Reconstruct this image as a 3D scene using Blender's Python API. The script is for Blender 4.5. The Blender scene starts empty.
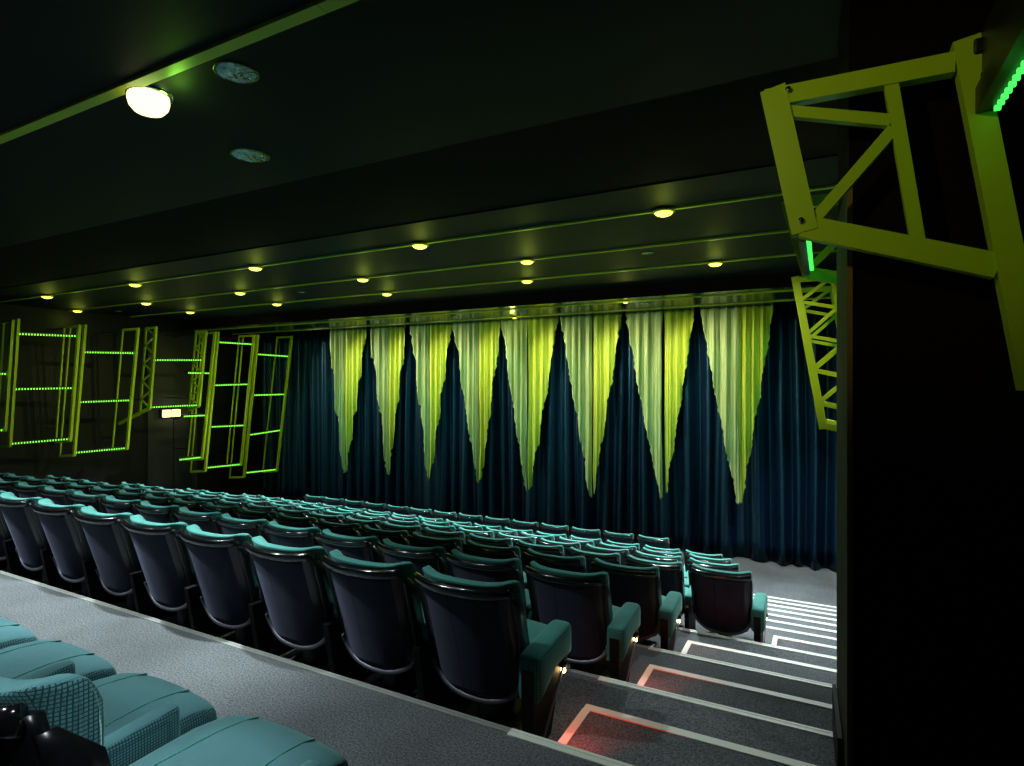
import bpy, math, random
from mathutils import Vector, Matrix
random.seed(7)
S = bpy.context.scene
COL = S.collection
PI = math.pi
R = math.radians

# ------------------------------------------------------------------ materials
def new_mat(name):
    m = bpy.data.materials.new(name); m.use_nodes = True
    return m, m.node_tree.nodes, m.node_tree.links, m.node_tree.nodes['Principled BSDF']

def plain(name, col, rough=.5, metal=0., spec=.5, sheen=0., sheen_col=None, coat=0., bump=0., bscale=60.):
    m, n, l, p = new_mat(name)
    p.inputs['Base Color'].default_value = (*col, 1)
    p.inputs['Roughness'].default_value = rough
    p.inputs['Metallic'].default_value = metal
    p.inputs['Specular IOR Level'].default_value = spec
    p.inputs['Coat Weight'].default_value = coat
    if sheen:
        p.inputs['Sheen Weight'].default_value = sheen
        p.inputs['Sheen Roughness'].default_value = .35
        p.inputs['Sheen Tint'].default_value = (*(sheen_col or col), 1)
    if bump:
        tc = n.new('ShaderNodeTexCoord'); t = n.new('ShaderNodeTexNoise'); b = n.new('ShaderNodeBump')
        t.inputs['Scale'].default_value = bscale; t.inputs['Detail'].default_value = 6
        b.inputs['Strength'].default_value = bump; b.inputs['Distance'].default_value = .01
        l.new(tc.outputs['Object'], t.inputs['Vector']); l.new(t.outputs['Fac'], b.inputs['Height'])
        l.new(b.outputs['Normal'], p.inputs['Normal'])
    return m

def emit(name, col, strength):
    m = bpy.data.materials.new(name); m.use_nodes = True
    n, l = m.node_tree.nodes, m.node_tree.links
    n.clear()
    e = n.new('ShaderNodeEmission'); o = n.new('ShaderNodeOutputMaterial')
    e.inputs['Color'].default_value = (*col, 1); e.inputs['Strength'].default_value = strength
    l.new(e.outputs[0], o.inputs[0])
    return m

def speckle(name, c1, c2, scale, rough=.95, big=1.6, bump=.4):
    """carpet: fine fleck plus broad wear"""
    m, n, l, p = new_mat(name)
    tc = n.new('ShaderNodeTexCoord')
    a = n.new('ShaderNodeTexNoise'); a.inputs['Scale'].default_value = scale; a.inputs['Detail'].default_value = 5; a.inputs['Roughness'].default_value = .75
    b = n.new('ShaderNodeTexNoise'); b.inputs['Scale'].default_value = big; b.inputs['Detail'].default_value = 4
    mr = n.new('ShaderNodeMapRange'); mr.inputs[1].default_value = .32; mr.inputs[2].default_value = .68
    rb = n.new('ShaderNodeMapRange'); rb.inputs[1].default_value = .3; rb.inputs[2].default_value = .7; rb.inputs[3].default_value = .75; rb.inputs[4].default_value = 1.15
    mix = n.new('ShaderNodeMix'); mix.data_type = 'RGBA'
    mix.inputs[6].default_value = (*c1, 1); mix.inputs[7].default_value = (*c2, 1)
    mul = n.new('ShaderNodeVectorMath'); mul.operation = 'SCALE'
    for t in (a, b): l.new(tc.outputs['Object'], t.inputs['Vector'])
    l.new(a.outputs['Fac'], mr.inputs[0]); l.new(mr.outputs[0], mix.inputs[0])
    l.new(b.outputs['Fac'], rb.inputs[0])
    l.new(mix.outputs[2], mul.inputs[0]); l.new(rb.outputs[0], mul.inputs['Scale'])
    l.new(mul.outputs[0], p.inputs['Base Color'])
    p.inputs['Roughness'].default_value = rough; p.inputs['Specular IOR Level'].default_value = .15
    bp = n.new('ShaderNodeBump'); bp.inputs['Strength'].default_value = bump; bp.inputs['Distance'].default_value = .006
    l.new(a.outputs['Fac'], bp.inputs['Height']); l.new(bp.outputs['Normal'], p.inputs['Normal'])
    return m

def fabric(name, base, line, cell, width, on_top, rib):
    """woven upholstery: a fine grid on the upright faces, ribs on the faces that look up"""
    m, n, l, p = new_mat(name)
    tc = n.new('ShaderNodeTexCoord'); sx = n.new('ShaderNodeSeparateXYZ'); l.new(tc.outputs['Object'], sx.inputs[0])
    sn = n.new('ShaderNodeSeparateXYZ'); l.new(tc.outputs['Normal'], sn.inputs[0])
    def math_(op, a, b=None):
        k = n.new('ShaderNodeMath'); k.operation = op
        for i, v in enumerate((a, b)):
            if v is None: continue
            if isinstance(v, (int, float)): k.inputs[i].default_value = v
            else: l.new(v, k.inputs[i])
        return k.outputs[0]
    lines = []
    for i in range(3):
        f = math_('FRACT', math_('DIVIDE', sx.outputs[i], cell))
        on = math_('LESS_THAN', f, width)
        side = math_('LESS_THAN', math_('ABSOLUTE', sn.outputs[i]), .72)
        lines.append(math_('MULTIPLY', on, side))
    grid = math_('MAXIMUM', math_('MAXIMUM', lines[0], lines[1]), lines[2])
    flat = math_('LESS_THAN', math_('ABSOLUTE', sn.outputs[2]), .6)
    ribs = math_('MULTIPLY', math_('LESS_THAN', math_('FRACT', math_('DIVIDE', sx.outputs[0], rib)), .35), .35)
    mask = math_('MAXIMUM', math_('MULTIPLY', grid, math_('MAXIMUM', flat, on_top)), ribs)
    nz = n.new('ShaderNodeTexNoise'); nz.inputs['Scale'].default_value = 9; nz.inputs['Detail'].default_value = 5
    l.new(tc.outputs['Object'], nz.inputs['Vector'])
    hs = n.new('ShaderNodeMapRange'); hs.inputs[3].default_value = .8; hs.inputs[4].default_value = 1.2
    l.new(nz.outputs['Fac'], hs.inputs[0])
    mix = n.new('ShaderNodeMix'); mix.data_type = 'RGBA'
    mix.inputs[6].default_value = (*base, 1); mix.inputs[7].default_value = (*line, 1); l.new(mask, mix.inputs[0])
    mul = n.new('ShaderNodeVectorMath'); mul.operation = 'SCALE'
    l.new(mix.outputs[2], mul.inputs[0]); l.new(hs.outputs[0], mul.inputs['Scale']); l.new(mul.outputs[0], p.inputs['Base Color'])
    p.inputs['Roughness'].default_value = .85; p.inputs['Specular IOR Level'].default_value = .2
    p.inputs['Sheen Weight'].default_value = .45; p.inputs['Sheen Roughness'].default_value = .4
    p.inputs['Sheen Tint'].default_value = (.45, .9, .8, 1)
    b = n.new('ShaderNodeBump'); b.inputs['Strength'].default_value = .5; b.inputs['Distance'].default_value = -.002
    l.new(mask, b.inputs['Height']); l.new(b.outputs['Normal'], p.inputs['Normal'])
    return m

def seam_velvet(name, base):
    m, n, l, p = new_mat(name)
    tc = n.new('ShaderNodeTexCoord'); s = n.new('ShaderNodeSeparateXYZ'); l.new(tc.outputs['Object'], s.inputs[0])
    d = n.new('ShaderNodeMath'); d.operation = 'ADD'; d.inputs[1].default_value = .05; l.new(s.outputs[0], d.inputs[0])
    a = n.new('ShaderNodeMath'); a.operation = 'ABSOLUTE'; l.new(d.outputs[0], a.inputs[0])
    g = n.new('ShaderNodeMath'); g.operation = 'LESS_THAN'; g.inputs[1].default_value = .003; l.new(a.outputs[0], g.inputs[0])
    nz = n.new('ShaderNodeTexNoise'); nz.inputs['Scale'].default_value = 14; nz.inputs['Detail'].default_value = 6; l.new(tc.outputs['Object'], nz.inputs['Vector'])
    hs = n.new('ShaderNodeMapRange'); hs.inputs[3].default_value = .7; hs.inputs[4].default_value = 1.3; l.new(nz.outputs['Fac'], hs.inputs[0])
    mix = n.new('ShaderNodeMix'); mix.data_type = 'RGBA'; mix.inputs[6].default_value = (*base, 1); mix.inputs[7].default_value = (.002, .002, .003, 1)
    l.new(g.outputs[0], mix.inputs[0])
    mul = n.new('ShaderNodeVectorMath'); mul.operation = 'SCALE'; l.new(mix.outputs[2], mul.inputs[0]); l.new(hs.outputs[0], mul.inputs['Scale'])
    l.new(mul.outputs[0], p.inputs['Base Color'])
    p.inputs['Roughness'].default_value = .9; p.inputs['Specular IOR Level'].default_value = .1
    p.inputs['Sheen Weight'].default_value = .3; p.inputs['Sheen Tint'].default_value = (.5, .55, .8, 1)
    return m

def tiles(name, col, sx, sy, rough, seam=.004, spec=.12):
    """ceiling panels with fine dark joints"""
    m, n, l, p = new_mat(name)
    tc = n.new('ShaderNodeTexCoord'); s = n.new('ShaderNodeSeparateXYZ'); l.new(tc.outputs['Object'], s.inputs[0])
    outs = []
    for i, c in ((0, sx), (1, sy)):
        d = n.new('ShaderNodeMath'); d.operation = 'DIVIDE'; d.inputs[1].default_value = c; l.new(s.outputs[i], d.inputs[0])
        f = n.new('ShaderNodeMath'); f.operation = 'FRACT'; l.new(d.outputs[0], f.inputs[0])
        g = n.new('ShaderNodeMath'); g.operation = 'LESS_THAN'; g.inputs[1].default_value = seam / c; l.new(f.outputs[0], g.inputs[0])
        outs.append(g.outputs[0])
    mx = n.new('ShaderNodeMath'); mx.operation = 'MAXIMUM'; l.new(outs[0], mx.inputs[0]); l.new(outs[1], mx.inputs[1])
    mix = n.new('ShaderNodeMix'); mix.data_type = 'RGBA'; mix.inputs[6].default_value = (*col, 1); mix.inputs[7].default_value = (.001, .001, .001, 1)
    l.new(mx.outputs[0], mix.inputs[0]); l.new(mix.outputs[2], p.inputs['Base Color'])
    p.inputs['Roughness'].default_value = rough; p.inputs['Specular IOR Level'].default_value = spec
    return m

def cloth(name, c1, c2, rough, sheen, spec=.5, streak=7., bump=.25, aniso=.92, tint=(1, 1, 1)):
    m, n, l, p = new_mat(name)
    tc = n.new('ShaderNodeTexCoord'); mp = n.new('ShaderNodeMapping'); mp.inputs['Scale'].default_value = (streak, 1, .35)
    nz = n.new('ShaderNodeTexNoise'); nz.inputs['Scale'].default_value = 3; nz.inputs['Detail'].default_value = 6; nz.inputs['Roughness'].default_value = .6
    l.new(tc.outputs['Object'], mp.inputs['Vector']); l.new(mp.outputs[0], nz.inputs['Vector'])
    mr = n.new('ShaderNodeMapRange'); mr.inputs[1].default_value = .3; mr.inputs[2].default_value = .7; l.new(nz.outputs['Fac'], mr.inputs[0])
    mix = n.new('ShaderNodeMix'); mix.data_type = 'RGBA'; mix.inputs[6].default_value = (*c1, 1); mix.inputs[7].default_value = (*c2, 1)
    l.new(mr.outputs[0], mix.inputs[0]); l.new(mix.outputs[2], p.inputs['Base Color'])
    p.inputs['Roughness'].default_value = rough; p.inputs['Specular IOR Level'].default_value = spec
    p.inputs['Sheen Weight'].default_value = sheen
    p.inputs['Specular Tint'].default_value = (*tint, 1)
    if aniso:
        tg = n.new('ShaderNodeTangent'); tg.direction_type = 'RADIAL'; tg.axis = 'Z'
        l.new(tg.outputs[0], p.inputs['Tangent']); p.inputs['Anisotropic'].default_value = aniso; p.inputs['Anisotropic Rotation'].default_value = .25
    b = n.new('ShaderNodeBump'); b.inputs['Strength'].default_value = bump; b.inputs['Distance'].default_value = .01
    l.new(nz.outputs['Fac'], b.inputs['Height']); l.new(b.outputs['Normal'], p.inputs['Normal'])
    return m

M = dict(
    carpet=speckle('carpet', (.014, .017, .018), (.225, .247, .257), 105),
    tile=tiles('ceiling tiles', (.0045, .0058, .0068), 1.52, .9, .58),
    tile_front=tiles('glossy ceiling tiles', (.012, .014, .013), 1.52, .75, .24, spec=.4),
    band=plain('maroon black ceiling', (.008, .004, .004), .9, spec=.1),
    wall=tiles('dark wall panels', (.006, .006, .0075), 50, 1.2, .55, .008, .25),
    pier=plain('maroon black wall', (.007, .0035, .003), .9, spec=.08),
    edge=plain('grey green wall edge', (.035, .05, .04), .8),
    wood=plain('raw brown edge', (.16, .085, .045), .75, bump=.4, bscale=20),
    door=plain('dark satin door', (.022, .022, .03), .38),
    black=plain('black metal', (.006, .006, .007), .4),
    gloss=plain('black gloss plastic', (.005, .005, .006), .13, spec=.7, coat=.4),
    shell=plain('black shell', (.006, .006, .008), .3, spec=.5),
    velvet=seam_velvet('navy velvet', (.027, .031, .048)),
    trim=plain('brushed grey trim', (.26, .27, .32), .5, metal=.6),
    green=fabric('green upholstery', (.062, .27, .235), (.02, .11, .095), .013, .3, .0, .006),
    check=fabric('checked upholstery', (.09, .23, .255), (.010, .055, .065), .0088, .30, .0, .005),
    lime=plain('lime painted steel', (.42, .56, .02), .38, bump=.03),
    strip=plain('olive lime batten', (.40, .50, .035), .35),
    nosing=plain('pale nosing strip', (.80, .84, .72), .5, bump=.2, bscale=40),
    alu=plain('aluminium edge', (.42, .45, .40), .4, metal=.5),
    curtain=cloth('navy satin curtain', (.0024, .0095, .026), (.0034, .0125, .032), .36, .0, .5, 4, bump=.0, tint=(.3, .8, 1)),
    sage=cloth('sage pennant cloth', (.17, .25, .055), (.58, .66, .27), .38, .2, .6, 20, bump=.12),
    yellow=cloth('yellow green pennant cloth', (.22, .29, .008), (.68, .74, .05), .38, .15, .6, 20, bump=.12),
    chrome=plain('chrome ring', (.7, .7, .7), .15, metal=1),
    facet=plain('faceted reflector', (.62, .68, .72), .2, metal=.85),
    rim=plain('dark olive ring', (.10, .13, .02), .25, metal=.5),
    panel=plain('dull black panel', (.0035, .0035, .004), .6, spec=.25),
    lamp=emit('yellow lamp lens', (1, .84, .12), 3),
    biglamp=emit('pale lamp lens', (1, .93, .40), 2.4),
    led=emit('green diodes', (.22, 1, .06), 2.1),
    ledhot=emit('bright green diodes', (.06, 1, .1), 1.6),
    warm=emit('warm bulb', (1, .62, .22), 26),
    red=emit('red step lens', (1, .06, .02), 6),
    exit=emit('exit diffuser', (1, .82, .2), 3),
)

# ------------------------------------------------------------------ mesh helpers
class MB:
    def __init__(s): s.v = []; s.f = []; s.mi = []
    def add(s, vs, fs, mi=0):
        o = len(s.v); s.v += [tuple(v) for v in vs]; s.f += [tuple(i + o for i in f) for f in fs]; s.mi += [mi] * len(fs)
    def box(s, a, b, mi=0):
        (x0, y0, z0), (x1, y1, z1) = a, b
        vs = [(x, y, z) for x in (x0, x1) for y in (y0, y1) for z in (z0, z1)]
        s.add(vs, [(0, 1, 3, 2), (4, 6, 7, 5), (0, 4, 5, 1), (2, 3, 7, 6), (0, 2, 6, 4), (1, 5, 7, 3)], mi)
    def bar(s, p, q, w, d, across=(0, 1, 0), mi=0):
        """rectangular bar p->q; d is its size along `across`, w the other way"""
        p, q, a = Vector(p), Vector(q), Vector(across).normalized()
        t = (q - p).normalized(); n = t.cross(a).normalized(); a = n.cross(t)
        vs = [c + n * i * w / 2 + a * j * d / 2 for c in (p, q) for i, j in ((-1, -1), (1, -1), (1, 1), (-1, 1))]
        s.add(vs, [(3, 2, 1, 0), (4, 5, 6, 7), (0, 1, 5, 4), (1, 2, 6, 5), (2, 3, 7, 6), (3, 0, 4, 7)], mi)
    def tube(s, pts, r, n=8, rz=None, cap=True):
        pts = [Vector(p) for p in pts]; o = len(s.v); k = len(pts)
        for i, p in enumerate(pts):
            t = (pts[min(i + 1, k - 1)] - pts[max(i - 1, 0)]).normalized()
            up = Vector((0, 0, 1)) if abs(t.z) < .9 else Vector((0, 1, 0))
            a = t.cross(up).normalized(); b = a.cross(t)
            rr = r[i] if isinstance(r, (list, tuple)) else r
            for j in range(n):
                th = 2 * PI * j / n
                s.v.append(tuple(p + a * math.cos(th) * rr + b * math.sin(th) * (rz or rr)))
        for i in range(k - 1):
            for j in range(n):
                s.f.append((o + i * n + j, o + i * n + (j + 1) % n, o + (i + 1) * n + (j + 1) % n, o + (i + 1) * n + j)); s.mi.append(0)
        if cap:
            s.f.append(tuple(o + j for j in reversed(range(n)))); s.mi.append(0)
            s.f.append(tuple(o + (k - 1) * n + j for j in range(n))); s.mi.append(0)
    def lathe(s, prof, n=24, c=(0, 0, 0), sx=1, sy=1):
        o = len(s.v)
        for r, z in prof:
            for j in range(n):
                th = 2 * PI * j / n
                s.v.append((c[0] + r * sx * math.cos(th), c[1] + r * sy * math.sin(th), c[2] + z))
        for i in range(len(prof) - 1):
            for j in range(n):
                s.f.append((o + i * n + j, o + i * n + (j + 1) % n, o + (i + 1) * n + (j + 1) % n, o + (i + 1) * n + j)); s.mi.append(0)
        s.f.append(tuple(o + j for j in range(n))); s.mi.append(0)
        s.f.append(tuple(o + (len(prof) - 1) * n + j for j in reversed(range(n)))); s.mi.append(0)
    def rbox(s, c, size, r, n=7, warp=None):
        """pillow-like rounded box"""
        hs = [k / 2 for k in size]; idx = {}; o = len(s.v)
        def put(p):
            key = tuple(round(x, 5) for x in p)
            if key in idx: return idx[key]
            q = []
            inner = [max(h - r, 0) for h in hs]
            ppt = Vector([p[i] * hs[i] for i in range(3)])
            cl = Vector([max(-inner[i], min(inner[i], ppt[i])) for i in range(3)])
            d = ppt - cl
            w = cl + (d.normalized() * r if d.length > 1e-6 else d)
            for i in range(3):
                if hs[i] < r: w[i] = max(-hs[i], min(hs[i], w[i] * hs[i] / r))
            w = w + Vector(c)
            if warp: w = Vector(warp(w))
            s.v.append(tuple(w)); idx[key] = len(s.v) - 1
            return idx[key]
        def cv(t):  # crowd samples towards the edges
            return math.sin(t * PI / 2)
        for ax in range(3):
            for sg in (-1, 1):
                for i in range(n):
                    for j in range(n):
                        q = []
                        for (u, v) in ((i, j), (i + 1, j), (i + 1, j + 1), (i, j + 1)):
                            p = [0, 0, 0]; p[ax] = sg; p[(ax + 1) % 3] = cv(-1 + 2 * u / n); p[(ax + 2) % 3] = cv(-1 + 2 * v / n)
                            q.append(put(p))
                        s.f.append(tuple(q if sg > 0 else q[::-1])); s.mi.append(0)
    def grid(s, fn, nu, nv, closed_u=False, flip=False):
        o = len(s.v); w = nu if closed_u else nu + 1
        for j in range(nv + 1):
            for i in range(w): s.v.append(tuple(fn(i / nu, j / nv)))
        for j in range(nv):
            for i in range(nu):
                a, b = o + j * w + i, o + j * w + (i + 1) % w
                q = (a, b, b + w, a + w)
                s.f.append(q[::-1] if flip else q); s.mi.append(0)
    def build(s, name, mat, parent=None, smooth=False, loc=None, **props):
        me = bpy.data.meshes.new(name); me.from_pydata(s.v, [], s.f)
        for m in (mat if isinstance(mat, (list, tuple)) else (mat,)): me.materials.append(m)
        for p, i in zip(me.polygons, s.mi): p.material_index = i; p.use_smooth = smooth
        me.update()
        ob = bpy.data.objects.new(name, me); COL.objects.link(ob)
        if parent: ob.parent = parent
        if loc: ob.location = loc
        for k, v in props.items(): ob[k] = v
        return ob

def thing(name, label, cat, loc=(0, 0, 0), group=None):
    o = bpy.data.objects.new(name, None); COL.objects.link(o); o.location = loc
    o.empty_display_size = .1
    o['label'] = label; o['category'] = cat
    if group: o['group'] = group
    return o

def tag(o, label, cat, group=None):
    o['label'] = label; o['category'] = cat
    if group: o['group'] = group
    return o

def struct(o, label, cat):
    o['kind'] = 'structure'; o['label'] = label; o['category'] = cat
    return o

def light(kind, name, loc, energy, col, target=None, size=.05, angle=90, blend=.6):
    d = bpy.data.lights.new(name, kind); d.energy = energy; d.color = col
    d.shadow_soft_size = size
    if kind == 'SPOT': d.spot_size = R(angle); d.spot_blend = blend
    o = bpy.data.objects.new(name, d); COL.objects.link(o); o.location = loc
    if target is not None:
        o.rotation_euler = (Vector(target) - Vector(loc)).to_track_quat('-Z', 'Y').to_euler()
    return o

# ------------------------------------------------------------------ key sizes
EYE = 1.5
N0, TREAD, RISE = 2.265, .573, .1356          # first nosing, half-step depth, half-step rise
XL, XR = -16.0, 1.05                          # side walls
YB, YF = -1.4, 13.2                           # rear wall, front wall
ZM, ZF = 3.29, 3.06                           # ceiling: hall, above the curtain
ZFLOOR = -15 * RISE                           # flat floor before the curtain
def ny(i): return N0 + TREAD * i
def nz(i): return -RISE * i
STEP_L = {1: -1.07, 3: -1.045, 5: -1.02, 7: -.43, 9: -.85, 11: -.95, 13: -1.05}

# ------------------------------------------------------------------ room shell
f = MB()
f.box((XL - .2, YB - .2, -2.6), (XR + .2, N0, 0))
for k in range(1, 8):
    f.box((XL - .2, ny(2 * k - 2), -2.6), (XR + .2, ny(2 * k), nz(2 * k)))
    i = 2 * k - 1
    f.box((STEP_L[i], ny(i - 1), nz(i + 1)), (XR, ny(i), nz(i)))
f.box((XL - .2, ny(14), -2.6), (XR + .2, YF + .2, ZFLOOR))
struct(f.build('floor', M['carpet']), 'grey flecked carpet on the stepped cinema floor', 'floor')

f = MB(); f.box((XL - .2, 5.25, ZM), (XR + .2, 10.3, ZM + .15))
struct(f.build('ceiling', M['tile']), 'dark panelled ceiling above the middle rows', 'ceiling')
f = MB(); f.box((XL - .2, YB - .2, ZM), (XR + .2, 3.672, ZM + .15))
struct(f.build('ceiling_rear', M['tile']), 'dark panelled ceiling above the rear seats', 'ceiling')
f = MB(); f.box((XL - .2, 3.672, ZM + .012), (XR + .2, 5.25, ZM + .15))
struct(f.build('ceiling_band', M['band']), 'matt maroon-black ceiling band across the hall', 'ceiling')
f = MB(); f.box((XL - .2, 10.3, ZF), (XR + .2, YF + .2, ZM + .15), 0)
o = struct(f.build('ceiling_front', [M['tile_front'], M['band']]), 'lowered glossy ceiling before the curtain', 'ceiling')
o.data.polygons[2].material_index = 1

f = MB(); f.box((XL - .2, YB, -2.6), (XL, YF, ZM)); struct(f.build('wall_left', M['wall']), 'dark panelled left wall of the cinema', 'wall')
f = MB(); f.box((XR, YB, -2.6), (XR + .2, YF, ZM)); struct(f.build('wall_right', M['wall']), 'dark right wall beside the stairs', 'wall')
f = MB(); f.box((XL - .2, YF, -2.6), (XR + .2, YF + .2, ZM)); struct(f.build('wall_front', M['wall']), 'dark wall behind the curtain', 'wall')
f = MB(); f.box((XL - .2, YB - .2, -2.6), (XR + .2, YB, ZM)); struct(f.build('wall_rear', M['wall']), 'dark wall behind the last row', 'wall')

# projecting pier on the right, its free end slightly splayed
f = MB()
X0, X1, Y0, Y1 = .0905, .064, 2.80, 3.46
lo, hi = nz(2), ZM
lo_n = nz(2)
vs = [(X0, Y0, lo), (XR, Y0, lo), (XR, Y1, lo), (X1, Y1, lo), (X0, Y0, hi), (XR, Y0, hi), (XR, Y1, hi), (X1, Y1, hi)]
f.add(vs, [(0, 1, 5, 4)], 0); f.add(vs, [(1, 2, 6, 5)], 0); f.add(vs, [(2, 3, 7, 6)], 0); f.add(vs, [(3, 0, 4, 7)], 0); f.add(vs, [(4, 5, 6, 7)], 0); f.add(vs, [(3, 2, 1, 0)], 0)
struct(f.build('wall_pier', [M['pier'], M['edge']]), 'dark maroon wall pier projecting beside the stairs', 'wall')
f = MB(); f.add([(X0 - .006, Y0 + .001, nz(2)), (X0 - .001, Y0 + .001, nz(2)), (X1 - .001, Y1, nz(2)), (X1 - .006, Y1, nz(2)), (X0 - .006, Y0 + .001, 2.33), (X0 - .001, Y0 + .001, 2.33), (X1 - .001, Y1, 2.33), (X1 - .006, Y1, 2.33)],
      [(3, 2, 1, 0), (4, 5, 6, 7), (0, 1, 5, 4), (1, 2, 6, 5), (2, 3, 7, 6), (3, 0, 4, 7)])
struct(f.build('trim_lit_end', M['edge']), 'grey-green lit lower face on the free end of the wall pier', 'trim')  # lighter face stops short; darker pier above paints in the unlit top
f = MB(); f.box((X0 - .006, Y0 - .014, nz(1)), (X0 + .014, Y0 - .001, 2.33))
struct(f.build('trim_edge', M['wood']), 'raw brown edging on the corner of the wall pier', 'trim')
f = MB(); f.bar((.062, 2.94, nz(2) + .12), (.047, 3.46, nz(2) + .12), .22, .018, (1, 0, 0))
struct(f.build('baseboard_pier', M['panel']), 'black skirting at the foot of the wall pier', 'baseboard')

# step nosings
for i in range(0, 15):
    y, z = ny(i), nz(i)
    xl = STEP_L.get(i, -1.2)
    if i % 2 == 0:
        f = MB(); f.box((XL, y - .032, z - .012), (xl, y + .004, z + .004)); f.box((XL, y - .014, z + .004), (xl, y - .002, z + .006))
        struct(f.build('trim_row_%d' % (i // 2), M['alu']), 'slim aluminium edge along the terrace behind seat row %d' % (i // 2 + 1), 'trim')
        f = MB(); f.box((xl, y - .046, z - .03), (XR, y + .005, z + .005)); f.box((xl, y - .016, z + .005), (XR, y - .008, z + .007))
    else:
        f = MB(); f.box((xl - .004, y - .046, z - .03), (XR, y + .005, z + .005))
        f.box((xl - .006, y - TREAD, z - .03), (xl + .036, y - .046, z + .005))
    struct(f.build('trim_%d' % i, M['nosing']), 'pale nosing strip on stair edge %d down the aisle' % (i + 1), 'trim')

# ------------------------------------------------------------------ left door
f = MB(); f.box((XL, 9.35, -2.1), (XL + .045, 10.75, 2.95))
d = f.build('door_1', M['door']); struct(d, 'dark exit door leaf set in the left wall', 'door')
f = MB(); f.box((XL + .045, 10.04, -2.0), (XL + .06, 10.055, .6)); f.build('door_joint', M['black'], d)
t = thing('exit_sign', 'small glowing yellow sign box above the left exit door', 'sign', (XL + .045, 9.93, .72))
f = MB(); f.rbox((.05, 0, 0), (.10, .56, .26), .02, 4); f.build('sign_housing', M['black'], t, True)
f = MB(); f.rbox((.105, -.13, 0), (.03, .24, .20), .012, 4); f.rbox((.105, .13, .006), (.03, .24, .20), .012, 4); f.build('sign_diffuser', M['exit'], t, True)
light('POINT', 'exit_sign_light', (XL + .4, 10.1, .72), 6, (1, .9, .35), size=.06)

# ------------------------------------------------------------------ ceiling battens
for i, (y, z, w, wh) in enumerate(((2.03, ZM, .07, 'over the rear seats'), (6.015, ZM, .04, 'over the middle rows, the one nearest the seats'), (7.5, ZM, .04, 'over the middle rows, second of three'),
                             (8.91, ZM, .04, 'over the middle rows, third and farthest'), (10.68, ZF, .03, 'on the lowered ceiling, nearer the hall'), (11.91, ZF, .03, 'on the lowered ceiling, close to the curtain'))):
    f = MB()
    segs = 11; L = (XR - XL - .1) / segs
    for k in range(segs):
        a = XL + .05 + k * L
        f.box((a, y - w / 2, z - .022), (a + L - .004, y + w / 2, z))
    o = f.build('ceiling_batten', M['strip']); tag(o, 'long lime batten across the dark ceiling ' + wh, 'batten', 'lime ceiling battens')

# ------------------------------------------------------------------ ceiling lamps
def make_lamp(big):
    t = thing('ceiling_lamp', '', 'lamp')
    r = .115 if big else .092
    f = MB(); f.lathe([(r + .018, 0), (r + .02, -.012), (r + .008, -.022), (r, -.022)], 28); f.build('lamp_ring', M['chrome'] if big else M['strip'], t, True)
    f = MB(); f.lathe([(r * .98, -.016), (r * .95, -.026), (r * .8, -.04), (r * .55, -.05), (r * .25, -.055), (.004, -.056)] if not big else [(r * .98, -.018), (r * 1.0, -.05), (r * .92, -.085), (r * .7, -.115), (r * .35, -.13), (.004, -.132)], 28)
    f.build('lamp_lens', M['biglamp'] if big else M['lamp'], t, True)
    return t
def dup(root, loc, label=None):
    r = root.copy(); COL.objects.link(r); r.location = loc
    if label: r['label'] = label
    for ch in root.children:
        c = ch.copy(); COL.objects.link(c); c.parent = r
        for g in ch.children:
            q = g.copy(); COL.objects.link(q); q.parent = c
    return r
t = make_lamp(True); t.location = (-3.66, 2.15, ZM); t['label'] = 'large glowing dome lamp beside the batten over the rear seats'
light('POINT', 'ceiling_lamp_light', (-3.50, 2.24, ZM - .12), 2.0, (.35, 1, .08), size=.05)
small = make_lamp(False); first = True
ORD = ['first', 'second', 'third', 'fourth', 'fifth', 'sixth', 'seventh', 'eighth', 'ninth', 'tenth', 'eleventh', 'twelfth', 'thirteenth', 'fourteenth', 'fifteenth', 'sixteenth', 'seventeenth', 'eighteenth', 'nineteenth', 'twentieth', 'twenty-first', 'twenty-second', 'twenty-third', 'twenty-fourth']
lines = [(6.015, [-13.63, -10.64, -7.55, -4.5, -1.44], 'the nearest batten of the middle ceiling'), (7.5, [-15.6, -12.86, -9.84, -6.78, -3.73], 'the second batten of the middle ceiling'),
         (8.91, [-13.49, -10.49, -7.45, -4.43, -1.39], 'the third batten of the middle ceiling')]
for y, xs, wh in lines:
    for k, x in enumerate(xs):
        o = small if first else dup(small, (0, 0, 0))
        first = False
        o.location = (x, y, ZM - .02); o['group'] = 'small yellow ceiling lamps'
        o['label'] = 'small glowing yellow lamp on ' + wh + ', ' + ORD[k] + ' from the left'
        light('POINT', 'ceiling_lamp_light', (x, y + .02, ZM - .24), 2.4, (.75, 1, .12), size=.05)
o = dup(small, (-6.24, 11.91, ZF - .02), 'small glowing yellow lamp on the batten nearest the curtain, left of centre'); o.scale = (.55, .55, .55)
light('POINT', 'ceiling_lamp_light', (-6.24, 11.8, ZF - .18), 3, (.8, 1, .15), size=.05)
o = dup(small, (-3.25, 10.64, ZF - .02), 'small glowing yellow lamp on the first batten of the lowered ceiling'); o.scale = (.5, .5, .5)
light('POINT', 'ceiling_lamp_light', (-3.25, 10.6, ZF - .18), 3, (.8, 1, .15), size=.05)

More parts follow.
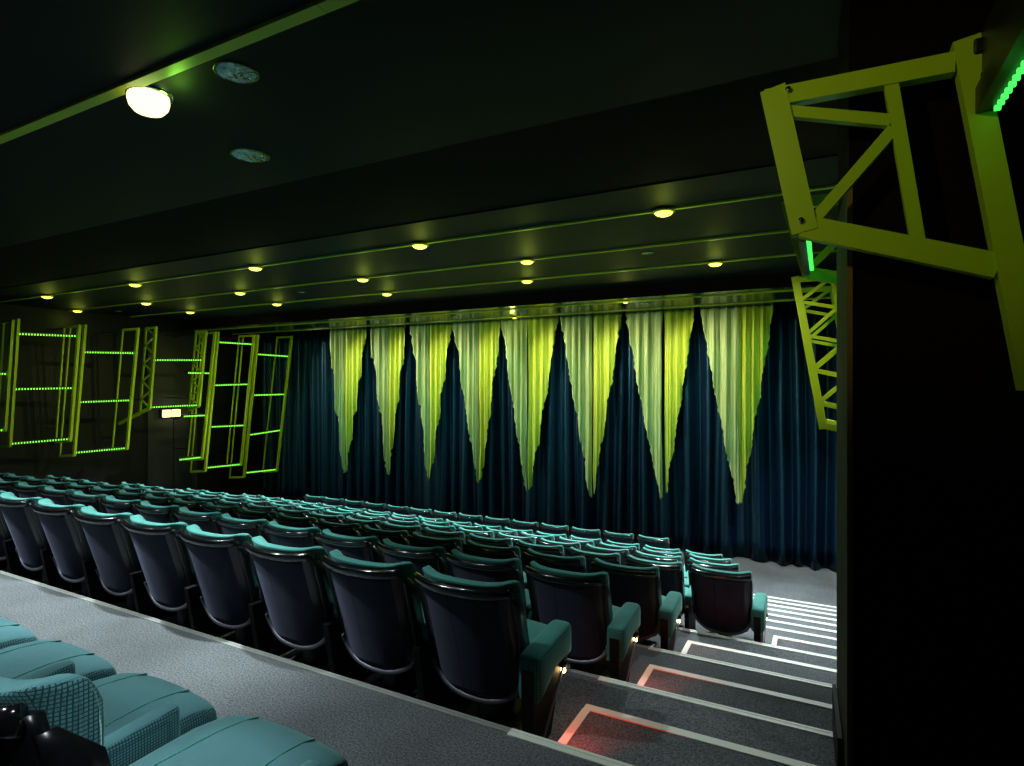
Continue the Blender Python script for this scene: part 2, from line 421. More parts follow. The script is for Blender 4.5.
# recessed downlights
def make_down():
    t = thing('recessed_downlight', '', 'downlight', group='recessed ceiling downlights')
    f = MB(); f.lathe([(.142, 0), (.143, -.006), (.135, -.009), (.128, -.003)], 28); f.build('downlight_ring', M['rim'], t, True)
    f = MB(); n = 16; o = 0
    for ring, (ra, rb) in enumerate(((.128, .085), (.085, .045), (.045, .0))):
        for j in range(n):
            a0, a1 = 2 * PI * j / n, 2 * PI * (j + 1) / n
            jit = random.uniform(-.006, .006)
            za, zb = -.005 + ring * .001 + jit, -.007 - jit
            pts = [(ra * math.cos(a0), ra * math.sin(a0), za), (ra * math.cos(a1), ra * math.sin(a1), za - jit)]
            if rb > 0: pts += [(rb * math.cos(a1), rb * math.sin(a1), zb), (rb * math.cos(a0), rb * math.sin(a0), zb + jit)]
            else: pts += [(0, 0, -.006)]
            f.add(pts, [tuple(range(len(pts)))[::-1]])
    f.build('reflector', M['facet'], t)
    return t
dl = make_down()
downs = [((-3.95, 3.10, ZM), 1, 'unlit faceted downlight near the big dome lamp, closer to the screen'), ((-2.97, 2.24, ZM), .85, 'unlit round downlight touching the rear batten, right of the big dome lamp'),
         ((-2.11, 7.92, ZM), .6, 'small unlit downlight in the middle ceiling towards the right'), ((-8.89, 8.12, ZM), .6, 'small unlit downlight in the middle ceiling, centre left'),
         ((-15.05, 8.15, ZM), .6, 'small unlit downlight in the middle ceiling near the left wall'),
         ((-3.01, 11.09, ZF), .75, 'unlit downlight in the lowered ceiling above the seventh pennant'), ((-7.48, 11.33, ZF), .75, 'unlit downlight in the lowered ceiling above the fourth pennant'),
         ((-11.78, 11.09, ZF), .75, 'unlit downlight in the lowered ceiling above the leftmost pennant')]
for i, (p, sc, lab) in enumerate(downs):
    o = dl if i == 0 else dup(dl, p)
    o.location = p; o['label'] = lab; o.scale = (sc, sc, 1)

# ------------------------------------------------------------------ curtain
YC = 12.72
def fold(x, seed=0.):
    a = x * 2 * PI / .40 + 1.9 * math.sin(x * 1.7 + seed) + 1.1 * math.sin(x * 3.9 + 2 + seed)
    b = math.sin(a)
    c = math.sin(a * .5 + 1.3 * math.sin(x * 2.7))
    r = 1 - (1 - abs(b)) ** 1.6
    return .085 * (r if b > 0 else -abs(b) ** .8) + .04 * c + .006 * math.sin(x * 41 + 3 * math.sin(x * 5))
f = MB()
CX0, CX1 = -15.75, XR - .02
def cur(u, v):
    x = CX0 + (CX1 - CX0) * u
    g = .75 + .45 * v + .12 * math.sin(v * 5 + x * 2)
    return (x + .02 * math.sin(v * 4 + x * 3), YC + fold(x) * g, ZF - .005 - v * (ZF - ZFLOOR - .03 - .02 * math.sin(x * 9)))
f.grid(cur, 1500, 14)
o = f.build('stage_curtain', M['curtain'], None, True); tag(o, 'floor-length navy satin curtain hanging across the whole front wall', 'curtain')
md = o.modifiers.new('thick', 'SOLIDIFY'); md.thickness = .006

# eight pennants
pen = [(-12.63, -11.31, -12.09, -.98), (-11.13, -9.91, -10.49, -.92), (-9.68, -8.47, -9.13, -.98), (-8.32, -7.03, -7.6, -.94), (-6.92, -5.51, -6.24, -1.01), (-5.36, -3.98, -4.63, -1.01), (-3.79, -2.43, -3.03, -.89), (-2.23, -.9, -1.51, -.87)]
def rag(t, s):
    return .009 * math.sin(t * 17 + s * 5 + 2 * math.sin(t * 5 + s)) + .007 * math.sin(t * 41 + s * 11) + .010 * math.sin(t * 7 + s) + .004 * math.sin(t * 97 + s * 3)
pen = [(a * .988, b * .988, c * .988, d) for a, b, c, d in pen]
for i, (xa, xb, xt, zt) in enumerate(pen):
    lab = ['leftmost', 'second from the left', 'third from the left', 'fourth from the left', 'fifth from the left', 'sixth from the left', 'second from the right', 'rightmost'][i]
    t = thing('pennant', 'yellow-green ragged cloth pennant before the navy curtain, ' + lab + ' of eight', 'pennant', (xt, YC - .27, ZF - .004), 'pointed cloths before the curtain')
    gap = [.01, -.01, .03, .03, .02, .015, .05, .0][i]
    H = ZF - .004 - zt
    for side in (0, 1):
        edge = xa if side == 0 else xb
        sg = -1 if side == 0 else 1
        hh = H * (1 - (.0 if side == 0 else random.uniform(.0, .03)))
        bow = random.uniform(-.04, .05)
        def pn(u, v, side=side, edge=edge, sg=sg, hh=hh, bow=bow, i=i):
            w = (1 - v) + bow * math.sin(PI * v)
            outer = (edge - xt) * max(w, 0) + sg * (.035 + gap * .5) + sg * rag(v * 3.7, i * 2 + side) * (1 if v > .02 else 0)
            inner = sg * (gap * .5 * (1 if v > .12 else v / .12) + .002) + .012 * math.sin(v * 9 + i) * v
            x = inner + (outer - inner) * u
            X = x + xt
            y = .042 * math.sin(X * 2 * PI / .19 + 1.5 * math.sin(X * 5) + .4 * math.sin(v * 3)) + .016 * math.sin(X * 2 * PI / .074 + 2 * math.sin(X * 9) + v) + .018 * math.sin(v * 6 + X * 3) * v
            tail = .03 * math.sin(v * 14 + i + side) * max(0, v - .75) * 4
            return (x + tail * .5, y + (.012 if side else 0), -v * hh)
        f = MB(); f.grid(pn, 34, 90, flip=(side == 1))
        o = f.build('left_drop' if side == 0 else 'right_drop', M['sage'] if side == 0 else M['yellow'], t, True)
        o['label'] = 'paler sage half' if side == 0 else 'brighter yellow half'
        md = o.modifiers.new('thick', 'SOLIDIFY'); md.thickness = .003

# ------------------------------------------------------------------ left wall light frames
FR = {'F0': (5.96, -14.90, 2.85, -15.22, 0.55, [1.71, 0.53]), 'F1': (6.05, -14.88, 2.88, -15.24, 0.21, [2.55, 1.39, 0.23]), 'F2': (7.09, -14.67, 2.84, -15.05, 0.24, [2.57, 1.41, 0.26]),
      'F3': (7.20, -14.65, 2.85, -15.11, -0.10, [2.22, 1.09, -0.07]), 'F4': (8.25, -14.47, 2.86, -14.93, -0.05, [2.24, 1.11, -0.05]), 'T5': (8.64, -14.41, 2.92, -14.66, 0.93, [2.09, 0.93]),
      'T6': (9.84, -14.24, 2.91, -14.53, 0.95, [2.13, 0.95]), 'F7': (10.08, -14.21, 2.90, -14.75, -0.49, [1.79, 0.67, -0.46]), 'F8': (10.16, -14.20, 2.91, -14.74, -0.82, [2.62, 1.47, 0.35, -0.76]),
      'F9': (11.18, -14.08, 2.90, -14.62, -0.77, [2.62, 1.5, 0.34, -0.77]), 'F10': (11.30, -14.07, 2.91, -14.65, -1.13, [2.35, 1.19, 0.05, -1.04]), 'F11': (12.39, -13.95, 2.95, -14.59, -1.10, [2.33, 1.2, 0.12, -1.07])}
def side_frame(root, key):
    y, xt, zt, xb, zb, _ = FR[key]
    f = MB(); w, dpt = .075, .05
    f.bar((xt, y, zt), (xb, y, zb), w, dpt)
    lat = key[0] == 'T'
    dx = .40 if lat else .62
    zi = zb - (.10 if lat else .06)
    f.bar((xt - dx, y, zt), (xb - dx, y, zi), .055 if lat else .034, .03)
    f.bar((xt + .03, y, zt - .02), (xt - dx, y, zt - .02), .05, .045)              # short top beam
    g = MB(); g.bar((xt - dx, y, zt - .05), (XL + .01, y, zt - .05), .022, .02); g.bar((xb - dx, y, zi + .3), (XL + .01, y, zi + .3), .022, .02)
    g.build('wall_arm', M['black'], root)
    if lat:
        f.bar((xb, y, zb), (XL + .02, y, zb - .42), .07, .05) if key == 'T5' else f.bar((xb, y, zb), (xb - .42, y, zb - .12), .07, .05)
        n = 9
        for k in range(n):
            a, b = k / n, (k + 1) / n
            oa = Vector((xt + (xb - xt) * a, y, zt + (zb - zt) * a)); ib = Vector((xt - dx + (xb - xt) * b, y, zt + (zb - zt) * b))
            ob_ = Vector((xt + (xb - xt) * b, y, zt + (zb - zt) * b)); ia = Vector((xt - dx + (xb - xt) * a, y, zt + (zb - zt) * a))
            f.bar(ia if k % 2 == 0 else oa, ob_ if k % 2 == 0 else ib, .035, .03)
    else:
        f.bar((xb, y, zb), (xb - dx, y, zi), .055, .05)
    return f.build('side_frame', M['lime'], root)
def light_bar(root, p, q, hot=False, n=20, up=True):
    p, q = Vector(p), Vector(q); d = q - p
    f = MB(); f.bar(p + Vector((-.05, 0, .035)), q + Vector((-.05, 0, .035)), .05, .10, (1, 0, 0))
    b = f.build('light_bar', M['black'], root)
    g = MB()
    for k in range(n):
        c = p + d * ((k + .5) / n)
        h = d.normalized() * d.length / n * .17
        g.bar(c - h + Vector((.003, 0, .02)), c + h + Vector((.003, 0, .02)), .034, .022, (1, 0, 0))
    g.build('led_strip', M['ledhot'] if hot else M['led'], b)
def at(key, z):
    y, xt, zt, xb, zb, _ = FR[key]; k = (z - zt) / (zb - zt)
    return Vector((xt + (xb - xt) * k, y, z))
units = [('F0',), ('F1', 'F2'), ('F3', 'F4'), ('T5', 'T6'), ('F7',), ('F8', 'F9'), ('F10', 'F11')]
ulab = ['lime wall frame cut by the left picture edge, with green light bars', 'lime wall frame with three green light bars, leftmost complete one', 'lime wall frame with three green light bars, second complete one from the left',
        'short lime lattice wall frame with two green light bars above the exit sign', 'narrow lime wall frame squeezed beside the lattice frame right of the exit', 'tall lime wall frame with four green light bars, next to last before the curtain',
        'tall lime wall frame with four green light bars, right against the curtain']
for u, lab in zip(units, ulab):
    y0 = FR[u[0]][0]
    t = thing('wall_light_frame', lab, 'light frame', (0, 0, 0), 'lime light frames on the left wall')
    for k in u: side_frame(t, k)
    if len(u) == 2:
        for za, zb in zip(FR[u[0]][5], FR[u[1]][5]): light_bar(t, at(u[0], za) + Vector((-.03, .03, 0)), at(u[1], zb) + Vector((-.03, -.03, 0)))
    else:
        dy = -1.05 if u[0] == 'F0' else -.62
        for za in FR[u[0]][5]:
            q = at(u[0], za); light_bar(t, q + Vector((-.03, dy, 0)), q + Vector((-.03, -.03, 0)), n=22 if u[0] == 'F0' else 13)
for y, x, z in ((6.5, -15.0, 1.2), (7.7, -14.8, 1.0), (9.2, -14.6, 1.4), (10.7, -14.5, 1.2), (11.8, -14.4, .9)):
    light('POINT', 'light_frame_glow', (x, y, z), .6, (.2, 1, .1), size=.25)

# ------------------------------------------------------------------ right wall frames
def bolts(parent, pts):
    for p in pts:
        f = MB(); f.tube([(p[0], p[1] - .012, p[2]), (p[0], p[1] + .002, p[2])], .011, 8); f.build('bolt', M['chrome'], parent, True)
# nearest, seen large at the upper right
yq = 2.66; h = EYE
t = thing('wall_light_frame', 'large olive-lime truss frame in the upper right corner, before the dark pier', 'light frame', (0, 0, 0), 'lime light frames on the right wall')
P = lambda x, z: (x * yq, yq, z * yq + h)
A, B, C_, D = P(-.0705, .449), P(-.0285, .2405), P(.158, .445), P(.205, .158)
Db = P(.2375, -.005)
f = MB(); f.bar(P(-.0700, .458), P(-.0255, .231), .096, .06); f.build('outer_post', M['lime'], t)
f = MB(); f.bar((A[0] - .03, yq, A[2] - .012), (C_[0], yq, C_[2] - .012), .074, .052); f.build('top_beam', M['lime'], t)
f = MB(); f.bar(B, D, .086, .052); f.build('bottom_beam', M['lime'], t)
f = MB(); f.bar(P(.170, .468), P(.2425, -.005), .082, .07); ip = f.build('inner_post', M['lime'], t)
f = MB(); f.bar(P(.083, .443), P(.118, .19), .046, .04); f.build('mid_post', M['lime'], t)
f = MB(); f.bar(P(-.058, .423), P(.092, .375), .044, .036); f.build('diagonal_brace', M['lime'], t)
f = MB(); f.bar(P(.092, .37), P(-.016, .245), .044, .036); f.build('diagonal_brace', M['lime'], t)
bolts(t, [(A[0] + .06, yq - .03, A[2] - .0), (B[0] - .005, yq - .03, B[2] + .02)])
f = MB(); f.rbox((C_[0] + .075, yq - .02, C_[2] + .02), (.05, .05, .06), .012, 4); f.rbox((C_[0] + .095, yq - .02, C_[2] - .10), (.05, .05, .06), .012, 4)
f.box((C_[0] + .075, yq - .9, C_[2] - .16), (C_[0] + .10, yq + .02, C_[2] + .07)); f.build('bracket', M['black'], t)
b = MB(); b.box((C_[0] + .055, yq - 1.15, C_[2] - .22), (C_[0] + .122, yq - .04, C_[2] - .13)); bb = b.build('light_bar', M['black'], t)
g = MB()
for k in range(24):
    y = yq - .06 - 1.08 * (k + .5) / 24; g.box((C_[0] + .100, y - .007, C_[2] - .236), (C_[0] + .118, y + .007, C_[2] - .219))
g.build('led_strip', M['ledhot'], bb)
light('POINT', 'light_frame_glow', (C_[0] + .11, yq - .25, C_[2] - .32), .05, (.1, 1, .1), size=.03)
# second, mostly hidden behind the first
yq = 4.8
t = thing('wall_light_frame', 'lime truss frame with a bright green light bar, half hidden behind the large one', 'light frame', (0, 0, 0), 'lime light frames on the right wall')
f = MB(); f.bar((-.235, yq, 2.86), (-.092, yq, EYE + .80), .095, .06); f.build('outer_post', M['lime'], t)
f = MB(); f.bar((-.10, yq, EYE + .815), (1.03, yq, EYE + .5), .085, .05); f.build('bottom_beam', M['lime'], t)
f = MB(); f.bar((-.235, yq, 2.83), (1.03, yq, 2.83), .08, .05); f.build('top_beam', M['lime'], t)
f = MB(); f.bar((-.08, yq, EYE + .86), (.30, yq, 2.75), .045, .04); f.build('diagonal_brace', M['lime'], t)
f = MB(); f.bar((.30, yq, 2.83), (.46, yq, EYE + .68), .05, .04); f.build('mid_post', M['lime'], t)
b = MB(); b.box((-.125, 3.68, EYE + .80), (-.088, yq - .03, EYE + .87)); bb = b.build('light_bar', M['black'], t)
g = MB()
for k in range(26):
    y = 3.7 + (yq - .06 - 3.7) * (k + .5) / 26; g.box((-.088, y - .01, EYE + .818), (-.064, y + .01, EYE + .832))
g.build('led_strip', M['ledhot'], bb)
light('POINT', 'light_frame_glow', (-.04, 4.3, EYE + .74), .6, (.1, 1, .15), size=.04)
# third pair, tall lattice near the curtain
t = thing('wall_light_frame', 'tall bright lime lattice frame hanging before the curtain at the right', 'light frame', (0, 0, 0), 'lime light frames on the right wall')
for yq in (8.94, 10.0):
    f = MB(); o0 = Vector((-.345, yq, EYE + 1.44)); o1 = Vector((-.015, yq, EYE - .54))
    f.bar(o0 + Vector((-.004, 0, .04)), o1 + Vector((.006, 0, -.05)), .095, .06)
    f.bar(o0, (1.03, yq, o0.z), .07, .05)
    f.bar(o1, (1.03, yq, o1.z - .24), .085, .05)
    dx = .44
    f.bar(o0 + Vector((dx, 0, 0)), o1 + Vector((dx, 0, -.06)), .05, .04)
    for k in range(4):
        a = (k + .74) / 4.2 * .98; pa = o0.lerp(o1, a - .02)
        up_ = o0.lerp(o1, max(a - .20, 0)) + Vector((dx, 0, 0)); dn = o0.lerp(o1, a + .02) + Vector((dx, 0, -.03))
        f.bar(pa, up_, .045, .035); f.bar(pa, dn, .045, .035)
    f.build('side_frame', M['lime'], t)
light('POINT', 'light_frame_glow', (.1, 9.4, EYE + .7), 1.0, (.1, 1, .15), size=.06)  # unseen green point; this frame carries no light bar

# ------------------------------------------------------------------ cinema seat
HW = .268
def half_w(z):
    if z >= .36: return HW - .02 * (.82 - z)
    t = (.36 - z) / (.36 - .175)
    return (HW - .0092) * max(1 - min(t, 1) ** 2.6, 0) ** .45
def mid(s, z, off=0.):
    w = half_w(z)
    return (s * w, .20 * (.82 - z) / .65 + .06 * abs(s * w / HW) ** 2.4 + off, z)
def arc_z(v): return .175 + (.80 - .175) * v
def sheet(z0, z1, inset, off, thick, nu=20, nv=22, ins_top=0.):
    """a sheet that follows the curved back, given thickness towards the screen"""
    f = MB()
    def pt(u, v, o):
        vv = v ** .8 if True else v
        z = z0 + (z1 - z0) * v
        s = -1 + 2 * u
        x, y, zz = mid(s, z, o)
        if inset: x *= max(1 - inset / max(half_w(z), .05), 0)
        return (x, y, zz)
    f.grid(lambda u, v: pt(u, v, off), nu, nv)
    f.grid(lambda u, v: pt(u, v, off + thick), nu, nv, flip=True)
    # close the border
    n1 = (nu + 1) * (nv + 1)
    def idx(i, j, k): return k * n1 + j * (nu + 1) + i
    for i in range(nu):
        f.f.append((idx(i, 0, 1), idx(i + 1, 0, 1), idx(i + 1, 0, 0), idx(i, 0, 0))); f.mi.append(0)
        f.f.append((idx(i, nv, 0), idx(i + 1, nv, 0), idx(i + 1, nv, 1), idx(i, nv, 1))); f.mi.append(0)
    for j in range(nv):
        f.f.append((idx(0, j, 0), idx(0, j + 1, 0), idx(0, j + 1, 1), idx(0, j, 1))); f.mi.append(0)
        f.f.append((idx(nu, j, 1), idx(nu, j + 1, 1), idx(nu, j + 1, 0), idx(nu, j, 0))); f.mi.append(0)
    return f
def make_seat(name, ext=0.):
    t = thing(name, '', 'cinema seat')
    f = sheet(.176, .80, 0, 0, .03)
    for sg in (-1, 1):                                                  # side flanges that wrap the wings of the cushion
        rows = []
        for k in range(15):
            z = .27 + .50 * k / 14
            x, y, _ = mid(sg, z); x = sg * half_w(z)
            dep = .10 * min(1, (k + .4) / 3) * min(1, (15.2 - k) / 3.2)
            rows.append([(x + sg * .002, y, z), (x + sg * .0145, y + .004, z), (x + sg * .0145, y + dep, z), (x + sg * .0095, y + dep, z), (x + sg * .0095, y + .02, z)])
        vs = [p for r_ in rows for p in r_]; fs = []
        for k in range(14):
            for j in range(5):
                q = (k * 5 + j, k * 5 + (j + 1) % 5, (k + 1) * 5 + (j + 1) % 5, (k + 1) * 5 + j); fs.append(q if sg > 0 else q[::-1])
        fs += [tuple(range(5)), tuple(70 + j for j in range(5))]
        f.add(vs, fs)
    f.build('back_shell', M['shell'], t, True)
    sheet(.215, .765, .022, -.008, .01).build('back_panel', M['velvet'], t, True)
    # grey trim that follows the U of the panel
    f = MB(); pts = []
    W0 = HW - .0092
    for k in range(41):
        x = -math.cos(PI * k / 40) * W0 * .997
        q = max(0, 1 - (abs(x) / W0) ** (1 / .45)) ** (1 / 2.6)
        z = .362 - q * .172
        x *= .985
        pts.append((x, .20 * (.82 - z) / .65 + .06 * abs(x / HW) ** 2.4 - .006, z))
    f.tube(pts, .006, 6, .014); f.build('panel_trim', M['trim'], t, True)
    f = MB(); f.tube([(mid(-1 + 2 * k / 24, .79)[0], mid(-1 + 2 * k / 24, .79)[1] - .010, .788 + .012 * abs(-1 + k / 12) ** 3) for k in range(25)], .02, 10, .026)
    f.build('top_rim', M['gloss'], t, True)
    # back cushion: closed pillow that follows the shell, thicker head roll, forward wings
    f = MB()
    def cush(u, v):
        th = 2 * PI * u; c, s_ = math.cos(th), math.sin(th)
        # u runs around the section (superellipse, height x thickness), v across
        sx = math.sin((-1 + 2 * v) * PI / 2 * .999)
        q = max(0, (abs(sx) - .84) / .16); dome = math.sqrt(max(0, 1 - q * q)) * .96 + .04
        sg = lambda q: math.copysign(abs(q) ** .55, q)
        zc, zh = .595, .232
        z = zc + zh * sg(s_) * (.86 + .14 * dome)
        th_ = (.030 + .020 * math.exp(-((z - .77) / .06) ** 2) + .012 * math.exp(-((z - .5) / .1) ** 2)) * (.12 + .88 * dome)
        ear = .026 * abs(sx) ** 5 * max(0, (z - .7) / .13)
        x = sx * (half_w(min(z, .8)) + .003 + .006 * max(0, 1 - abs(z - .66) / .2))
        y0 = .20 * (.82 - z) / .65 + .06 * abs(sx) ** 2.4 + .030 + (.030 + .02 * math.exp(-((z - .77) / .06) ** 2)) + .022 * abs(sx) ** 5 * (1 if c > 0 else .35)
        over = max(0, min(1, (z - .79) / .03))
        y = y0 + th_ * sg(c) - (.022 * over if c < 0 else 0)
        return (x, y, z + ear)
    f.grid(cush, 26, 36, closed_u=True)
    n = 26; last = 36 * n
    f.f.append(tuple(range(n))); f.mi.append(0); f.f.append(tuple(last + i for i in reversed(range(n)))); f.mi.append(0)
    bc = f.build('back_cushion', M['green'], t, True)
    for p_ in list(bc.data.polygons)[-2:]: p_.use_smooth = False
    f = MB()
    def warp(w):
        x, y, z = w
        k = (z - .30) / .13
        front = max(0, (y - .52 - ext) / .25)
        return (x, y, z + .025 * math.cos(x / .29 * PI / 2) * (1 if z > .33 else 0) - .05 * front ** 2 + .03 * (y - .25))
    f.rbox((0, .475 + ext / 2, .335), (.553, .56 + ext, .15), .055, 9, warp)
    f.build('seat_cushion', M['green'], t, True)
    f = MB(); f.rbox((0, .45, .245), (.47, .46, .05), .02, 4); f.build('seat_pan', M['shell'], t, True)
    f = MB()
    f.rbox((0, .42, .115), (.10, .26, .23), .02, 4); f.rbox((0, .42, .015), (.30, .36, .03), .012, 4); f.build('pedestal', M['black'], t, True)
    return t
def arm(parent, x, end=False):
    f = MB()
    def warp(w):
        a, y, z = w
        sl = (y - .36) / .25
        return (a, y, z + .02 * sl - (.035 * max(0, sl) if z < .44 else 0) + (.10 * max(0, -sl) * -1 if z < .44 else 0))
    wd = .125 if end else .074
    mat = M['check'] if parent.name.startswith('front') else M['green']
    if end or parent.name.startswith('front'):
        f.rbox((x, .35 if end else .51, .435), (wd, .42, .15), .037, 8, warp)
    else:
        f.rbox((x, .385, .462), (wd, .35, .08), .034, 8, warp)
    f.build('armrest', mat, parent, True)
    if not end:
        f = MB(); f.add([(x - .02, .20, 0), (x + .02, .20, 0), (x + .02, .50, 0), (x - .02, .50, 0), (x - .02, .13, .40), (x + .02, .13, .40), (x + .02, .53, .41), (x - .02, .53, .41)],
                        [(3, 2, 1, 0), (4, 5, 6, 7), (0, 1, 5, 4), (1, 2, 6, 5), (2, 3, 7, 6), (3, 0, 4, 7)]); f.build('side_support', M['panel'], parent)
    if end:
        f = MB(); f.add([(x - .03, .14, .03), (x + .03, .14, .03), (x + .03, .34, .03), (x - .03, .34, .03), (x - .03, .13, .42), (x + .03, .13, .42), (x + .03, .50, .40), (x - .03, .50, .40)],
                        [(3, 2, 1, 0), (4, 5, 6, 7), (0, 1, 5, 4), (1, 2, 6, 5), (2, 3, 7, 6), (3, 0, 4, 7)]); f.build('end_panel', M['panel'], parent)
        f = MB(); f.bar((x + .055, .50, .395), (x + .045, .20, .05), .008, .012); f.build('edge_strip', M['trim'], parent)
        f = MB(); f.tube([(x + .045, .46, .355), (x + .045, .46, .32)], .022, 10); l = f.build('aisle_lamp', M['black'], parent, True)
        f = MB(); f.rbox((x + .045, .46, .302), (.026, .026, .03), .012, 5); f.build('bulb', M['warm'], l, True)

proto = make_seat('cinema_seat'); arm(proto, .315)
pend = make_seat('cinema_seat'); arm(pend, HW + .055, True)
ROW_NAME = {1: 'the nearest full row below the walkway', 2: 'the second row below the walkway', 3: 'the third row below the walkway', 4: 'the fourth row below the walkway',
            5: 'the fifth row below the walkway', 6: 'the sixth row below the walkway', 7: 'the last raised row', 8: 'the front row on the flat floor'}
RIGHT = {1: -1.285, 2: -1.235, 3: -1.19, 4: -.60, 5: -.85, 6: -1.08, 7: -1.36, 8: -2.42}
LEFT = {1: -7.8, 2: -10.0, 3: -12.9, 4: -13.5, 5: -13.1, 6: -12.8, 7: -12.4, 8: -11.5}
used = {id(proto): False, id(pend): False}
def place(src, loc, label, group):
    if not used.get(src.name): o = src; used[src.name] = True; o.location = loc
    else: o = dup(src, loc)
    o['label'] = label; o['group'] = group
    return o
PITCH = .64
for k in range(1, 9):
    zf = nz(2 * k) if k < 8 else ZFLOOR
    yb = ny(2 * k - 2) + (.085 if k < 8 else .05)
    n = int((RIGHT[k] - LEFT[k]) / PITCH)
    for j in range(n):
        xc = RIGHT[k] - HW - .004 - PITCH * j
        lab = ('green-topped black cinema seat at the stair end of ' if j == 0 else 'green-topped black cinema seat, %s from the stairs in ' % ORD[j]) + ROW_NAME[k]
        place(pend if j == 0 else proto, (xc, yb, zf), lab, 'seats in ' + ROW_NAME[k])
    if k < 8:
        x = RIGHT[k] - HW + HW + .10
        light('POINT', 'aisle_lamp_light', (RIGHT[k] + .13, yb + .50, zf + .27), .12, (1, .6, .25), size=.02)

# camera row: same seats with a bolder checked cloth
base = make_seat('front_seat', .16)
for c in base.children:
    if c.name.startswith(('back_cushion', 'seat_cushion')): c.data.materials[0] = M['check']
arm(base, .315)
for sg in (-1, 1):
    f = MB(); f.tube([(sg * (.13 + .07 * (1 - k / 12) ** 2), .26 + .62 * k / 12, .4225 + .022 - .05 * max(0, (.26 + .62 * k / 12 - .68) / .25) ** 2 + .03 * (.62 * k / 12) - .0165) for k in range(13)], .004, 6); f.build('seam_piping', M['green'], base, True)
for c in base.children:
    nm = c.name.split('.')[0]
    if nm in ('back_shell', 'back_panel', 'panel_trim', 'top_rim', 'back_cushion'):
        for v in c.data.vertices:
            v.co.z = .3 + (v.co.z - .3) * 1.18; v.co.x *= .965
    if nm in ('seat_cushion', 'seam_piping'): c.location.z = -.03
    if nm == 'armrest': c.location.z = -.06
    if nm == 'side_support':
        for v in c.data.vertices: v.co.z *= .86
base.name = 'cinema_seat'
near = [(-1.55, 'checked teal seat with dark glossy back, nearest the camera, bottom left'), (-2.18, 'teal seat left of the nearest dark seat back, cushion seen over it'), (-2.81, 'teal seat at the left picture edge, cushion front in view'), (-3.44, 'teal seat in the camera row cut off by the left picture edge')]
for i, (x, lab) in enumerate(near):
    o = base if i == 0 else dup(base, (x, .47, 0))
    o.location = (x, .47, 0); o['label'] = lab; o['group'] = 'seats in the row beside the camera'

# red step lights under the terrace edge
for k in (1, 3, 5, 7):
    x = STEP_L[k] + .03
    t = thing('step_light', 'tiny red light in the riser beside the %s half step' % ORD[(k - 1) // 2], 'step light', (x, ny(k - 1) + .003, nz(k - 1) - .055), 'red step lights down the aisle')
    f = MB(); f.rbox((0, .004, 0), (.05, .008, .03), .003, 3); f.build('light_housing', M['black'], t)
    f = MB(); f.rbox((0, .009, 0), (.036, .006, .018), .002, 3); f.build('red_lens', M['red'], t)
    p = (x + .01, ny(k - 1) + .03, nz(k - 1) - .028)
    light('SPOT', 'step_light_glow', p, 9 if k < 4 else 4, (1, .05, .02), (p[0] + .07, p[1] + .36, p[2] - .11), .012, 74, 1)

# ------------------------------------------------------------------ house lights and added fill
W = (.86, .97, 1.0)
def spot(name, loc, tgt, e, ang, col=W, blend=.7, size=.06): light('SPOT', name, loc, e, col, tgt, size, ang, blend)
# downlights over the walkway and the first rows, with unseen fill spots added
spot('downlight_and_fill', (-3.95, 3.10, ZM - .03), (-4.3, 2.0, 0), 800, 72)
spot('downlight_and_fill', (-2.97, 2.24, ZM - .03), (-3.2, 1.6, 0), 130, 80)
spot('downlight_and_fill', (-6.6, 2.4, ZM - .03), (-6.6, 2.2, 0), 620, 80)
spot('downlight_and_fill', (-9.8, 3.0, ZM - .03), (-9.8, 3.4, 0), 330, 100)
for x, e in ((-3.8, 150), (-5.3, 210), (-6.9, 210), (-8.5, 210), (-10.1, 210)):
    spot('downlight_and_fill', (x, 1.15, ZM - .03), (x + 1.7, 2.34, .05), e * 1.35, 40, blend=.5, size=.04)
spot('downlight_and_fill', (.6, .1, ZM - .03), (-1.38, .62, .8), 250, 24)  # unseen fill, added to brighten the side of the nearest seat
spot('downlight_and_fill', (-2.9, -.4, ZM - .03), (-1.65, .55, .85), 320, 24, size=.04)  # another added spot, unseen, brightening that seat's head roll
spot('truss_fill', (-.9, .9, 2.95), (.2, 2.7, 2.35), 30, 48, (.95, 1, .25), .8)  # unseen yellow spot added to light the large truss; no lamp hangs there
for lx, ly, ty in ((-10.64, 6.0, 6.6), (-10.5, 8.9, 8.6), (-10.5, 8.9, 11.2)):
    spot('lamp_beam', (lx, ly, ZM - .12), (-14.3, ty, 1.2), 190, 58, (1, 1, .3), .9)
spot('lamp_beam', (-1.44, 6.0, ZM - .12), (-.15, 9.3, 1.9), 230, 36, (1, 1, .3), .9)
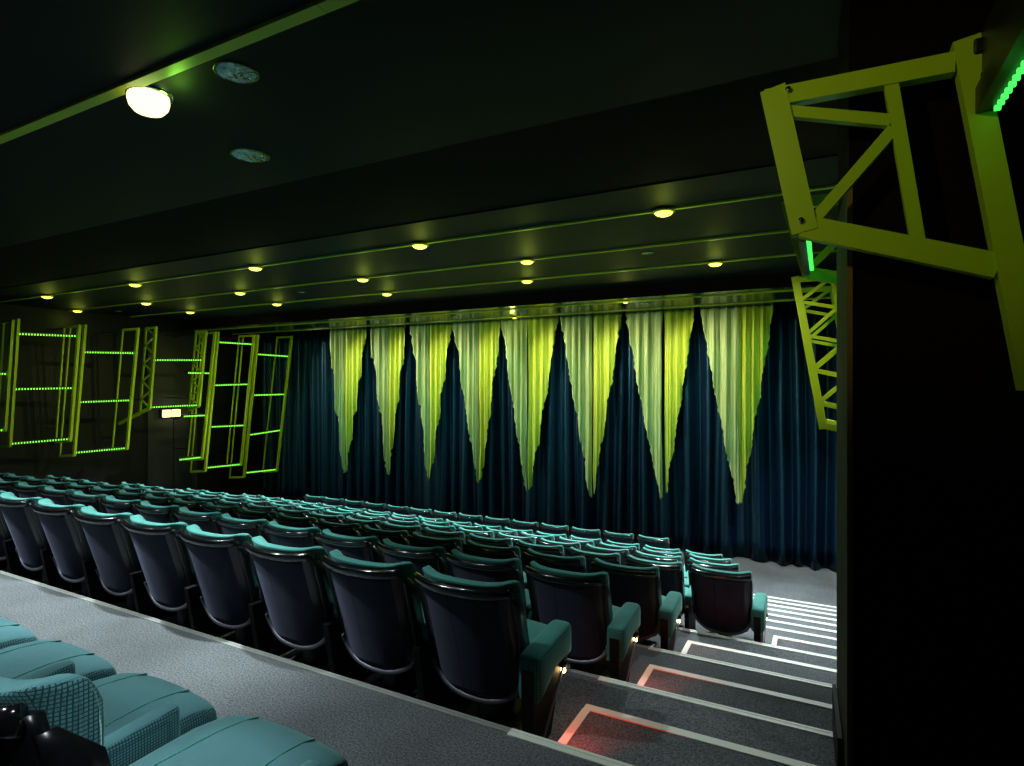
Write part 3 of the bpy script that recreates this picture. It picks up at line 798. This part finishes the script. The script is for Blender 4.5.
# over the middle rows
for x in (-12.7, -8.89, -6.0, -3.01, -.6):
    spot('downlight_and_fill', (x, 11.09, ZF - .03), (x, 8.3, -1.5), 1100, 84)
for x in (-11.9, -8.89, -5.5, -2.11):
    spot('downlight_and_fill', (x, 7.95, ZM - .03), (x, 8.1, -1.5), 1050, 84)
spot('downlight_and_fill', (-.1, 10.7, ZF - .03), (.0, 10.4, -2), 900, 84)
spot('downlight_and_fill', (.0, 6.9, ZM - .03), (-.1, 6.9, -1), 420, 70)
spot('downlight_and_fill', (-.2, 4.9, ZM - .03), (-.1, 4.3, -.6), 120, 84)
# wash on the pennants and curtain
for i, (xa, xb, xt, zt) in enumerate(pen):
    c = (xa + xb) / 2
    spot('curtain_wash', (c - 1.5, 10.9, ZF - .03), (c, 12.7, 1.2), 300, 84, (1, .97, .66), 1)
    spot('curtain_wash', (c + 1.3, 11.2, ZF - .03), (c, 12.7, 1.1), 45, 70, (.25, 1, .72), 1)
for x in (-12.5, -8.6, -4.6, -1.0):
    spot('curtain_blue_fill', (x - 1.5, 8.95, ZM - .03), (x, 12.7, -.6), 75, 62, (.3, .5, 1), 1)  # added blue fill, standing in for bounced light on the curtain
for x in (-13.4, -11.9, -8.9, -5.9, -3.0, -.9):
    spot('curtain_teal_fill', (x, 8.95, ZM - .06), (x + .3, 12.7, .3), 120, 34, (.03, .85, .8), .9)  # unseen teal spots, added to draw streaks on the satin

# ------------------------------------------------------------------ world, camera, view
w = bpy.data.worlds.new('world'); S.world = w; w.use_nodes = True
w.node_tree.nodes['Background'].inputs[0].default_value = (.02, .03, .04, 1); w.node_tree.nodes['Background'].inputs[1].default_value = .05
cam = bpy.data.cameras.new('camera'); co = bpy.data.objects.new('camera', cam); COL.objects.link(co)
co.location = (0, 0, EYE); co.rotation_euler = (R(90), 0, R(27.9)); cam.sensor_width = 36; cam.lens = 36 * 589 / 1024; cam.shift_y = 2 / 1024; cam.clip_start = .02
S.camera = co
S.view_settings.view_transform = 'Standard'; S.view_settings.look = 'None'; S.view_settings.exposure = 0; S.view_settings.gamma = 1; S.view_settings.use_curve_mapping = False
S.cycles.use_denoising = True
S.cycles.max_bounces = 6
S.cycles.sample_clamp_indirect = 3
